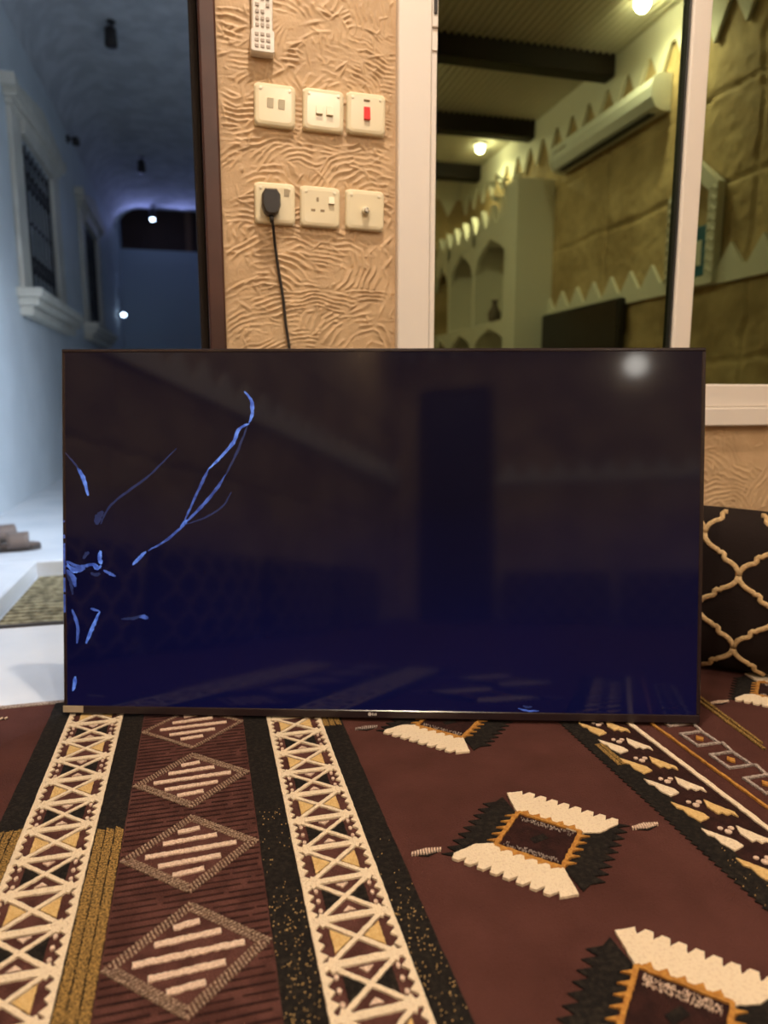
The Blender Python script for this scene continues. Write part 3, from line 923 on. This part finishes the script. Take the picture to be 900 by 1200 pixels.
# ribs across the diamond band
b = MB(); v_ = VN
while v_ < VF:
    s0 = -.129
    while s0 < .05:
        s1 = min(.055, s0 + rnd.uniform(.04, .12))
        strip(b, (s0, v_ + rnd.uniform(-.0006, .0006)), (s1, v_ + rnd.uniform(-.0006, .0006)), rnd.uniform(.0022, .0038), .0013, .02, .0003)
        s0 = s1 + rnd.uniform(.002, .010)
    v_ += .0118
b.build('dark_ribs', M['dark_yarn'], rug)['kind'] = 'stuff'

# diamonds
def rhomb(cu, cv, a, b_): return [(cu - a, cv), (cu, cv + b_), (cu + a, cv), (cu, cv - b_)]
for (cv, hb, dbl) in ((.352, .084, 1), (.544, .084, 1), (.7365, .084, 2), (.9275, .084, 1), (1.1205, .084, 1), (1.312, .084, 0)):
    cu = -.037
    d = MB().slab(jag(rhomb(cu, cv, .0885, hb * .97), .006, .0005), 0, .0016).build('diamond', M['maroon2'], rug)
    o_ = MB()
    for (s_, w_) in ((1.0, .0062), (.885, .0062)) if dbl != 0 else ((1.0, .0075),):
        q = rhomb(cu, cv, .0895 * s_, hb * s_)
        for i in range(4):      # twisted border: short slanted stitches
            a, c = Vector(q[i]), Vector(q[(i + 1) % 4]); Ln = (c - a).length; dd = (c - a) / Ln
            nn = Vector((-dd.y, dd.x)); t_ = 0
            while t_ < Ln - .002:
                p = a + dd * t_
                o_.slab([tuple(p - nn * w_ / 2), tuple(p + dd * .0028 - nn * w_ / 2), tuple(p + dd * .0052 + nn * w_ / 2), tuple(p + dd * .0024 + nn * w_ / 2)], 0, .0030)
                t_ += .0052
    o = o_.build('twisted_outline', M['tan_yarn'], d); o['kind'] = 'stuff'
    for (dv, x0, x1) in ((.048, -.018, .012), (.0255, -.038, .036), (.001, -.060, .062), (-.0235, -.042, .040), (-.046, -.022, .018)):
        h_ = MB()
        t_ = x0
        strip(h_, (cu + x0, cv + dv - .0022), (cu + x1, cv + dv + .0022), .0088, .0036, .0035, .0008)
        h_.build('hatch_bar', M['pink_cream'], d)

# gold flecked bands beside the left stripe
for i in range(3):
    u0_ = -.1685 + i * .0128
    MB().slab(jag([(u0_, VN), (u0_ + .0112, VN), (u0_ + .0112, 1.006 - i * .002), (u0_, 1.012)], .005, .0006), 0, .0026).build('gold_cord', M['olive'], rug)
    u0_ = -.3085 + i * .0122
    MB().slab(jag([(u0_, VN), (u0_ + .0105, VN), (u0_ + .0105, 1.04), (u0_, 1.036)], .005, .0006), 0, .0022).build('gold_cord', M['olive'], rug)
for i in range(3):
    u0_ = .2045 + i * .0115
    MB().slab(jag([(u0_, 1.255), (u0_ + .0095, 1.25), (u0_ + .0095, 1.42), (u0_, 1.42)], .005, .0006), 0, .0026).build('gold_cord', M['olive'], rug)
# scattered gold flecks on the black bands
b = MB()
for (a0, a1, v0_, v1_, n_) in ((.058, .099, .45, .80, 260), (.205, .240, .45, .75, 190), (.058, .099, .8, 1.0, 40), (.205, .24, .75, .9, 20),
                             (.648, .68, .5, .75, 40)):
    for _ in range(n_):
        x, y = rnd.uniform(a0, a1), rnd.uniform(v0_, v1_)
        r_ = rnd.uniform(.0004, .0009)
        b.slab([(x - r_, y), (x, y - r_), (x + r_, y), (x, y + r_)], 0, .0024)
b.build('gold_flecks', M['yellow'], rug)['kind'] = 'stuff'

# hooked medallions
def medallion(cu, cv, s=1.0, big=False):
    def T(pts, sg=1): return [(cu + sg * a * s, cv + sg * c * s) for a, c in pts]
    m = MB().slab(T([(-.067, 0), (0, .066), (.067, 0), (0, -.066)]), 0, .0014).build('medallion', M['dark_yarn'], rug)
    for sg in (1, -1):
        inner = [(-.003, .067), (.064, -.004), (.092, -.010), (.128, .002)]
        outer = []
        n_ = 8
        a, c = Vector((.131, .011)), Vector((.030, .117))
        nin = Vector((-.72, -.69)) * .013
        for i in range(n_):
            p, q = a + (c - a) * (i / n_), a + (c - a) * ((i + .5) / n_)
            q = p.lerp(a + (c - a) * ((i + 1) / n_), .42)
            outer += [tuple(p + Vector((.003, .0))), tuple(q + Vector((.002, .001))), tuple(q + Vector((-.012, -.003)))]
        outer += [(.030, .117), (.004, .118)]
        MB().slab(jag(T(inner + outer, sg), .004, .0006), 0, .0036).build('cream_comb', M['cream'], m)
        # orange frame on the comb side and the open side
        fr = MB()
        strip(fr, T([(-.001, .066)], sg)[0], T([(.066, -.002)], sg)[0], .0058 * s, .0040, .004, .0008)
        strip(fr, T([(-.001, .066)], sg)[0], T([(-.066, .001)], sg)[0], .0058 * s, .0040, .004, .0008)
        for i in range(5):
            t_ = (i + .6) / 5.4
            p = Vector((-.001, .066)).lerp(Vector((-.066, .001)), t_)
            fr.slab(T([(p.x + .004, p.y + .003), (p.x - .004, p.y - .003), (p.x - .016, p.y + .004)], sg), 0, .0038)
            p = Vector((-.001, .066)).lerp(Vector((.066, -.002)), t_)
            fr.slab(jag(T([(p.x - .006, p.y + .006), (p.x + .005, p.y - .005), (p.x + .009, p.y + .007)], sg), .003, .0006), 0, .0041)
        fr.build('orange_frame', M['orange'], m)
        # black serrated wing
        pts = [(-.004, .070), (-.070, .004), (-.128, -.006)]
        n_ = 9
        a, c = Vector((-.134, .000)), Vector((-.020, .112))
        for i in range(n_):
            p, q = a + (c - a) * (i / n_), a + (c - a) * ((i + .55) / n_)
            pts += [tuple(p + Vector((-.010, .004))), tuple(q + Vector((.004, -.004)))]
        pts += [(-.006, .112)]
        MB().slab(T(pts, sg), 0, .0016).build('black_wing', M['black_yarn'], m)
    b = MB()
    b.slab(T([(-.012, .004), (.012, .010), (.014, -.002), (-.010, -.008)]), 0, .0022)
    b.build('centre_patch', M['black_yarn'], m)
    fl_ = MB()
    for _ in range(240 if big else 90):
        t_ = rnd.uniform(-.055, .055)
        w_ = rnd.uniform(.004, .020 if big else .013)
        for sg in ((1, -1) if not big else (1,)):
            x, y = .0 + t_ * .5 + .030 - w_ * .7, -t_ * .5 + .030 - w_ * .7
            x, y = cu + sg * x * s, cv + sg * y * s
            r_ = rnd.uniform(.0006, .0012)
            fl_.slab([(x - r_, y), (x, y - r_), (x + r_, y), (x, y + r_)], 0, .003)
    fl_.build('pale_flecks', M['grey_yarn'] if not big else M['pink_cream'], m)['kind'] = 'stuff'
medallion(.440, .8325)
medallion(.440, 1.208)
medallion(.442, .5315, 1.0, True)
medallion(1.165, 1.165, .9)

def dash(cu, cv, ang=0, m='grey_yarn', L_=.044):
    b = MB()
    for i in range(11):
        x = -L_ / 2 + i * L_ / 11
        h_ = .0058 * (1 - abs(i - 5) / 9)
        b.slab([(cu + x, cv - h_), (cu + x + .0026, cv - h_), (cu + x + .0046, cv + h_), (cu + x + .0020, cv + h_)], 0, .0034)
    o = b.build('dash', M[m], rug)
    MB().slab(jag([(cu - L_ / 2, cv - .001), (cu, cv - .009), (cu + L_ / 2, cv - .001), (cu, cv + .003)], .004, .0005), 0, .0012).build('dash_shadow', M['black_yarn'], rug)
dash(.277, .845, m='pink_cream'); dash(.604, .822, m='pink_cream'); dash(.280, 1.226); dash(1.008, 1.157, m='pink_cream'); dash(-.405, 1.192, m='cream', L_=.05)
dash(-.43, 1.44, m='cream', L_=.09); dash(.60, 1.20); dash(.277, .55)

# right border
band(.643, .688, M['black_yarn'], .0012, 'black_band', serr=.006)
band(.688, .762, M['dark_yarn'], .0010, 'border_band')
for i in range(2):
    MB().slab(jag([(.664 + i * .009, .985), (.671 + i * .009, .985), (.671 + i * .009, 1.06), (.664 + i * .009, 1.06)], .004, .0006), 0, .0024).build('gold_cord', M['olive'], rug)
wl = MB(); wr = MB(); dt = MB(); xl = MB()
v_ = 1.0 - 8 * .0694
i = 0
while v_ < 1.46:
    # wedge motifs face one another across the band
    q = [(.679, v_ - .052), (.703, v_ - .046), (.694, v_ - .018), (.6815, v_ + .002), (.677, v_ - .020)]
    q = [(.679, v_ + .004), (.6775, v_ - .012), (.684, v_ - .018), (.682, v_ - .032), (.689, v_ - .052), (.7085, v_ - .046), (.707, v_ - .034)]
    (wl if i % 2 else wr).slab(jag(q, .004, .0006), 0, .0034)
    w0 = v_ + .062
    q = [(.732, w0 + .004), (.7245, w0 - .014), (.7275, w0 - .034), (.736, w0 - .032), (.738, w0 - .040), (.7475, w0 - .038), (.752, w0 - .048), (.7545, w0 - .036), (.746, w0 - .022)]
    (wr if i % 2 else wl).slab(jag(q, .004, .0006), 0, .0034)
    for (x, y, r_) in ((.712, v_ - .012, .0055), (.7215, v_ - .006, .0045), (.7065, v_ - .002, .004)):
        dt.slab([(x + r_ * math.cos(a), y + r_ * .9 * math.sin(a)) for a in np.linspace(0, 6.28, 9)[:-1]], 0, .003)
    v_ += .0694; i += 1
o = wl.build('cream_wedges', M['cream'], rug); o['kind'] = 'stuff'
o = wr.build('yellow_wedges', M['yellow'], rug); o['kind'] = 'stuff'
o = dt.build('cream_dots', M['pink_cream'], rug); o['kind'] = 'stuff'
def line(u0_, u1_, m, name):
    b = MB()
    b.slab(jag([(u0_, VN), (u1_, VN), (u1_, VF), (u0_, VF)], .010, .0010), 0, .0034)
    b.build(name, m, rug)
line(.7685, .7775, M['cream'], 'cream_line')
line(.811, .8165, M['orange'], 'orange_line')
b = MB()
b.slab(jag([(.7625, VN), (.7685, VN), (.7685, VF), (.7625, VF)], .01, .0005), 0, .0008)
b.build('dark_line', M['dark_yarn'], rug)
# grey zigzag chain with orange eyes
ch = MB(); v_ = .45; k = 0
while v_ < 1.45:
    a = .838; c = .888
    pts = [(a, v_), (a + .006, v_ + .035), (c - .006, v_ + .045), (c, v_ + .080)]
    pts2 = [(a, v_), (a + .034, v_ + .008), (c - .003, v_ + .045)]
    for p, q in ((( a + .003, v_), (a + .003, v_ + .046)), ((c - .003, v_), (c - .003, v_ + .046)),
                 ((a, v_ + .0), (c, v_ + .0)), ((a, v_ + .046), (c, v_ + .046)), ((c - .003, v_ + .046), (c + .004, v_ + .080))):
        strip(ch, p, q, .0055, .0032, .004, .0008)
    MB().slab(jag(rhomb((a + c) / 2, v_ + .023, .008, .010), .004, .0004), 0, .003).build('orange_eye', M['orange'], rug)
    v_ += .080
ch.build('grey_chain', M['grey_yarn'], rug)['kind'] = 'stuff'
for (p, q) in (((.948, .97), (.975, 1.20)), ((.960, .99), (.990, 1.22))):
    b = MB(); strip(b, p, q, .006, .0028, .004, .0008); b.build('gold_cord', M['olive'], rug)

# ================================================================== CUSHIONS
def cushion(label, loc, rz, W_, H_, T_, tilt=0, group='trellis patterned floor cushions', slope=.0):
    t = thing('floor_cushion', label, 'cushion', loc, (R(tilt), 0, rz), group)
    nx, nz = 40, 30
    def surf(a, c, side):      # a,c in -1..1
        e = (max(0, 1 - abs(a) ** 3.2) * max(0, 1 - abs(c) ** 3.2)) ** .42
        x = a * W_ / 2 * (1 - .05 * (1 - abs(c)) ** 2 * 0 - .03 * c * c); z = (H_ / 2 + c * H_ / 2) * (1 - slope * (a + 1) / 2) * (1 - .02 * a * a)
        return (x, side * T_ / 2 * e, z)
    for side in (-1, 1):
        P = np.array([[surf(-1 + 2 * i / nx, -1 + 2 * j / nz, side) for i in range(nx + 1)] for j in range(nz + 1)])
        grid_mesh(P if side < 0 else P[:, ::-1], 'cover', M['cushion'], t)
    A, B_ = .076, .085
    seg = [(0, 0), (.03, .14), (.12, .26), (.24, .34), (.38, .39), (.42, .44), (.42, .53), (.47, .57), (.56, .57), (.60, .62), (.74, .68), (.86, .76), (.96, .87), (1, 1)]
    lat = MB()
    ni = int(W_ / A) + 1; nj = int(H_ / B_) + 1
    for i in range(-ni, ni):
        for j in range(-nj, nj):
            if (i + j) % 2: continue
            for sx in (1, -1):
                pts = []
                for (p, q) in seg:
                    x, z = (i + (p if sx > 0 else 1 - 1 - p)) * A - .12, (j + q) * B_ - .117
                    a, c = x / (W_ / 2), z / (H_ / 2)
                    if abs(a) > .97 or abs(c) > .97: continue
                    s_ = surf(a, c, -1)
                    pts.append((s_[0], s_[1] - .0015, s_[2]))
                if len(pts) > 2: lat.tube(pts, .0058, 6, .4)
    lat.build('embroidery', M['cushion_gold'], t, True)
    return t
cushion('black floor cushion with pale gold trellis embroidery under the window sill', (1.255, 1.235, .0), R(-40), .56, .385, .17, 0, None, .10)
c0 = cushion('black trellis cushion against the left wall, nearest the doorway', (-.98, .75, .0), R(90), .85, .42, .17)
def copy_tree(o, parent=None):
    c = o.copy(); C.objects.link(c); c.parent = parent
    for chd in o.children: copy_tree(chd, c)
    return c
for (lab, loc, rz) in (('black trellis cushion against the left wall, second from the doorway', (-.98, -.18, 0), 90),
                       ('black trellis cushion against the left wall, third from the doorway', (-.98, -1.11, 0), 90),
                       ('black trellis cushion against the left wall, farthest from the doorway', (-.98, -2.04, 0), 90),
                       ('black trellis cushion against the back wall, beside the dark door', (.25, -3.33, 0), 180),
                       ('black trellis cushion against the back wall, in the middle', (1.18, -3.33, 0), 180)):
    c = copy_tree(c0); c.location = loc; c.rotation_euler = (0, 0, R(rz)); c['label'] = lab

# ================================================================== THINGS SEEN IN THE GLASS
# split air conditioner on the right wall
t = thing('air_conditioner', 'long white split air conditioner under the toothed cornice of the right wall', 'air conditioner', (RU - .014, -.915, 2.125))
prof = [(0, 0), (-.05, .0), (-.09, .015), (-.115, .06), (-.12, .11), (-.108, .15), (-.08, .175), (0, .18)]
b = MB().prism(prof, lambda a, c, d: (a, d, c), -.55, .55)
fix_normals(b.build('body', M['ac'], t))
for s_ in (-.572, .552):
    fix_normals(MB().prism([(a * 1.03, -.004 + c * 1.04) for a, c in prof], lambda a, c, d: (a, d, c), s_, s_ + .02).build('end_cap', M['ac'], t))
for i in range(2): MB().rbox(-.085 + i * .026, -.070 + i * .026, -.50, .50, -.006, .0005, .001).build('louvre', M['gasket'], t)
MB().rbox(-.123, -.116, -.52, -.35, .10, .112, .001).build('trim_strip', M['chrome'], t)
# wall television
t = thing('wall_television', 'black flat television hanging on the right wall below the toothed band', 'television', (RU - .03, -1.16, .60))
MB().rbox(-.045, 0, -.52, .52, 0, .60, .004).build('housing', M['black_plastic'], t)
MB().box(-.047, -.0445, -.505, .505, .02, .585).build('screen', M['tv_frame'], t)
# pointed frame with a teal picture
t = thing('wall_ornament', 'white carved pointed wall ornament with a teal panel on the right wall', 'wall decoration', (RU - .016, -.06, 1.17))
outer = [(-.185, 0), (.185, 0), (.185, .47), (0, .62), (-.185, .47)]
inner = [(-.125, .04), (.125, .04), (.125, .44), (0, .54), (-.125, .44)]
N = 5; vs = []; fs = []
for d in (0, -.045):
    vs += [(d, a, c) for a, c in outer] + [(d, a, c) for a, c in inner]
for k in range(N):
    k2 = (k + 1) % N
    fs += [(10 + k, 10 + k2, 15 + k2, 15 + k), (k, k2, 10 + k2, 10 + k), (5 + k, 5 + k2, 15 + k2, 15 + k), (k, k2, 5 + k2, 5 + k)]
fix_normals(MB().add(vs, fs).build('surround', M['gypsum'], t))
fix_normals(MB().prism(inner, lambda a, c, d: (d, a, c), 0, -.01).build('recess', M['stone'], t))
MB().rbox(-.03, -.012, .02, .115, .05, .29, .004).build('picture', M['teal'], t)
MB().rbox(-.033, -.029, .04, .08, .10, .22, .001).build('picture_mount', M['gypsum'], t)
for i in range(9):   # carved leaf strokes on the surround
    MB().tube([(-.047, -.18, .05 + i * .048), (-.050, -.158, .07 + i * .048), (-.047, -.134, .06 + i * .048)], .006, 6).build('carving', M['gypsum'], t)
    MB().tube([(-.047, .18, .05 + i * .048), (-.050, .158, .07 + i * .048), (-.047, .134, .06 + i * .048)], .006, 6).build('carving', M['gypsum'], t)

# built-in arched shelves at the far end of the right wall
t = thing('arched_shelf_unit', 'white gypsum shelf unit with pointed arches and a toothed top in the room corner', 'shelf', (2.22, -2.55, 0))
UX0, UX1, VA, VB, HT = 0.0, .27, -.93, .93, 1.92
def unitbox(name, *a): return MB().rbox(*a, .004).build(name, M['gypsum'], t)
unitbox('end_pillar', -.02, .27, .73, .93, 0, 2.13)
bays = [(.73, .10), (.04, -.50), (-.56, -.93)]
for (va, vb) in ((.10, .04), (-.50, -.56)): unitbox('upright', 0, .27, vb, va, 0, HT)
unitbox('top_shelf', 0, .27, -.93, .73, HT - .10, HT)
for z in (.35, .78, 1.15): unitbox('shelf', .005, .27, -.93, .73, z, z + .045)
unitbox('back_panel', .25, .27, -.93, .73, 0, HT)
for (v1_, v0_) in bays:     # pointed arch heads
    for (zb, zt) in ((1.195, HT - .10), (.825, 1.15)):
        hgt = min(.22, (zt - zb) * .5); mid = (v0_ + v1_) / 2
        p1 = [(v0_, zt), (v0_, zt - hgt), (v0_ + .05, zt - hgt * .55), (v0_ + .12, zt - hgt * .35), (mid, zt)]
        p2 = [(v1_, zt), (mid, zt), (v1_ - .12, zt - hgt * .35), (v1_ - .05, zt - hgt * .55), (v1_, zt - hgt)]
        for p in (p1, p2): fix_normals(MB().prism(p, lambda a, c, d: (d, a, c), 0, .03).build('arch_head', M['gypsum'], t))
for i in range(8):
    a = .71 - i * .205
    fix_normals(MB().prism([(a, HT), (a - .17, HT), (a - .085, HT + .15)], lambda p, q, d: (d, p, q), 0, .05).build('tooth', M['gypsum'], t))
# small ornaments on the shelves
t = thing('brass_vase', 'small brown vase on the middle shelf of the arched unit', 'vase', (2.33, -2.28, 1.195))
MB().lathe([(.03, 0), (.05, .04), (.055, .09), (.025, .14), (.02, .17), (.032, .19)]).build('vase_body', M['sandal'], t, True)
t = thing('flower_spray', 'pale artificial flower spray standing on top of the arched unit', 'flowers', (2.30, -2.05, HT))
MB().lathe([(.035, 0), (.045, .05), (.03, .10)]).build('pot', M['gypsum'], t, True)
for i in range(16):
    a = rnd.uniform(0, 6.28); r_ = rnd.uniform(.03, .13); z = rnd.uniform(.16, .34)
    st_ = MB().tube([(0, 0, .08), (r_ * .5 * math.cos(a), r_ * .5 * math.sin(a), z * .7), (r_ * math.cos(a), r_ * math.sin(a), z)], .003, 5).build('stem', M['teal'], t)
    fl_ = MB()
    for k in range(5):
        q = 6.28 * k / 5
        cx, cy = r_ * math.cos(a) + .02 * math.cos(q), r_ * math.sin(a) + .02 * math.sin(q)
        fl_.lathe([(.004, z - .008), (.014, z), (.006, z + .010)], cen=(cx, cy, 0), n=6)
    fl_.build('blossom', M['gypsum'], st_)

# dark door in the back wall
dd_ = root_struct('door_2')
MB().rbox(-.86, -.34, BV + .02, BV + .06, 0, 1.98, .004).build('door_leaf', M['door_dark'], dd_)
for (x0, x1, z0, z1) in ((-.92, -.86, 0, 2.04), (-.34, -.28, 0, 2.04), (-.86, -.34, 1.98, 2.04)):
    MB().rbox(x0, x1, BV + .015, BV + .08, z0, z1, .004).build('door_frame', M['beam'], dd_)
# round lamp high on the back wall
t = thing('wall_lamp', 'round lit globe lamp fixed high on the back wall of the room', 'light', (.92, BV + .03, 2.08))
MB().lathe([(.06, 0), (.06, .03), (.03, .05)], axis='y').build('lamp_holder', M['alu'], t, True)
MB().lathe([(.03, .05), (.07, .07), (.09, .12), (.07, .17), (.02, .19)], axis='y').build('globe', M['tube_on'], t, True)

# downlights
places = ['in front of the switches', 'above the air conditioner', 'over the arched shelf unit', 'over the left cushions', 'in the left rear of the room', 'in the middle of the room']
for (x, y, k), pl in zip(DOWN, places):
    t = thing('downlight', 'round lit downlight in the ribbed ceiling ' + pl, 'light', (x, y, CZ - .014), group='round ceiling downlights')
    MB().lathe([(.040, .012), (.058, .012), (.058, 0), (.052, -.006), (.040, -.006)], n=28).build('rim', M['alu'], t)
    MB().lathe([(.036, .003), (.036, -.008), (.026, -.016)], n=24).build('lens', M['lamp_on'], t)
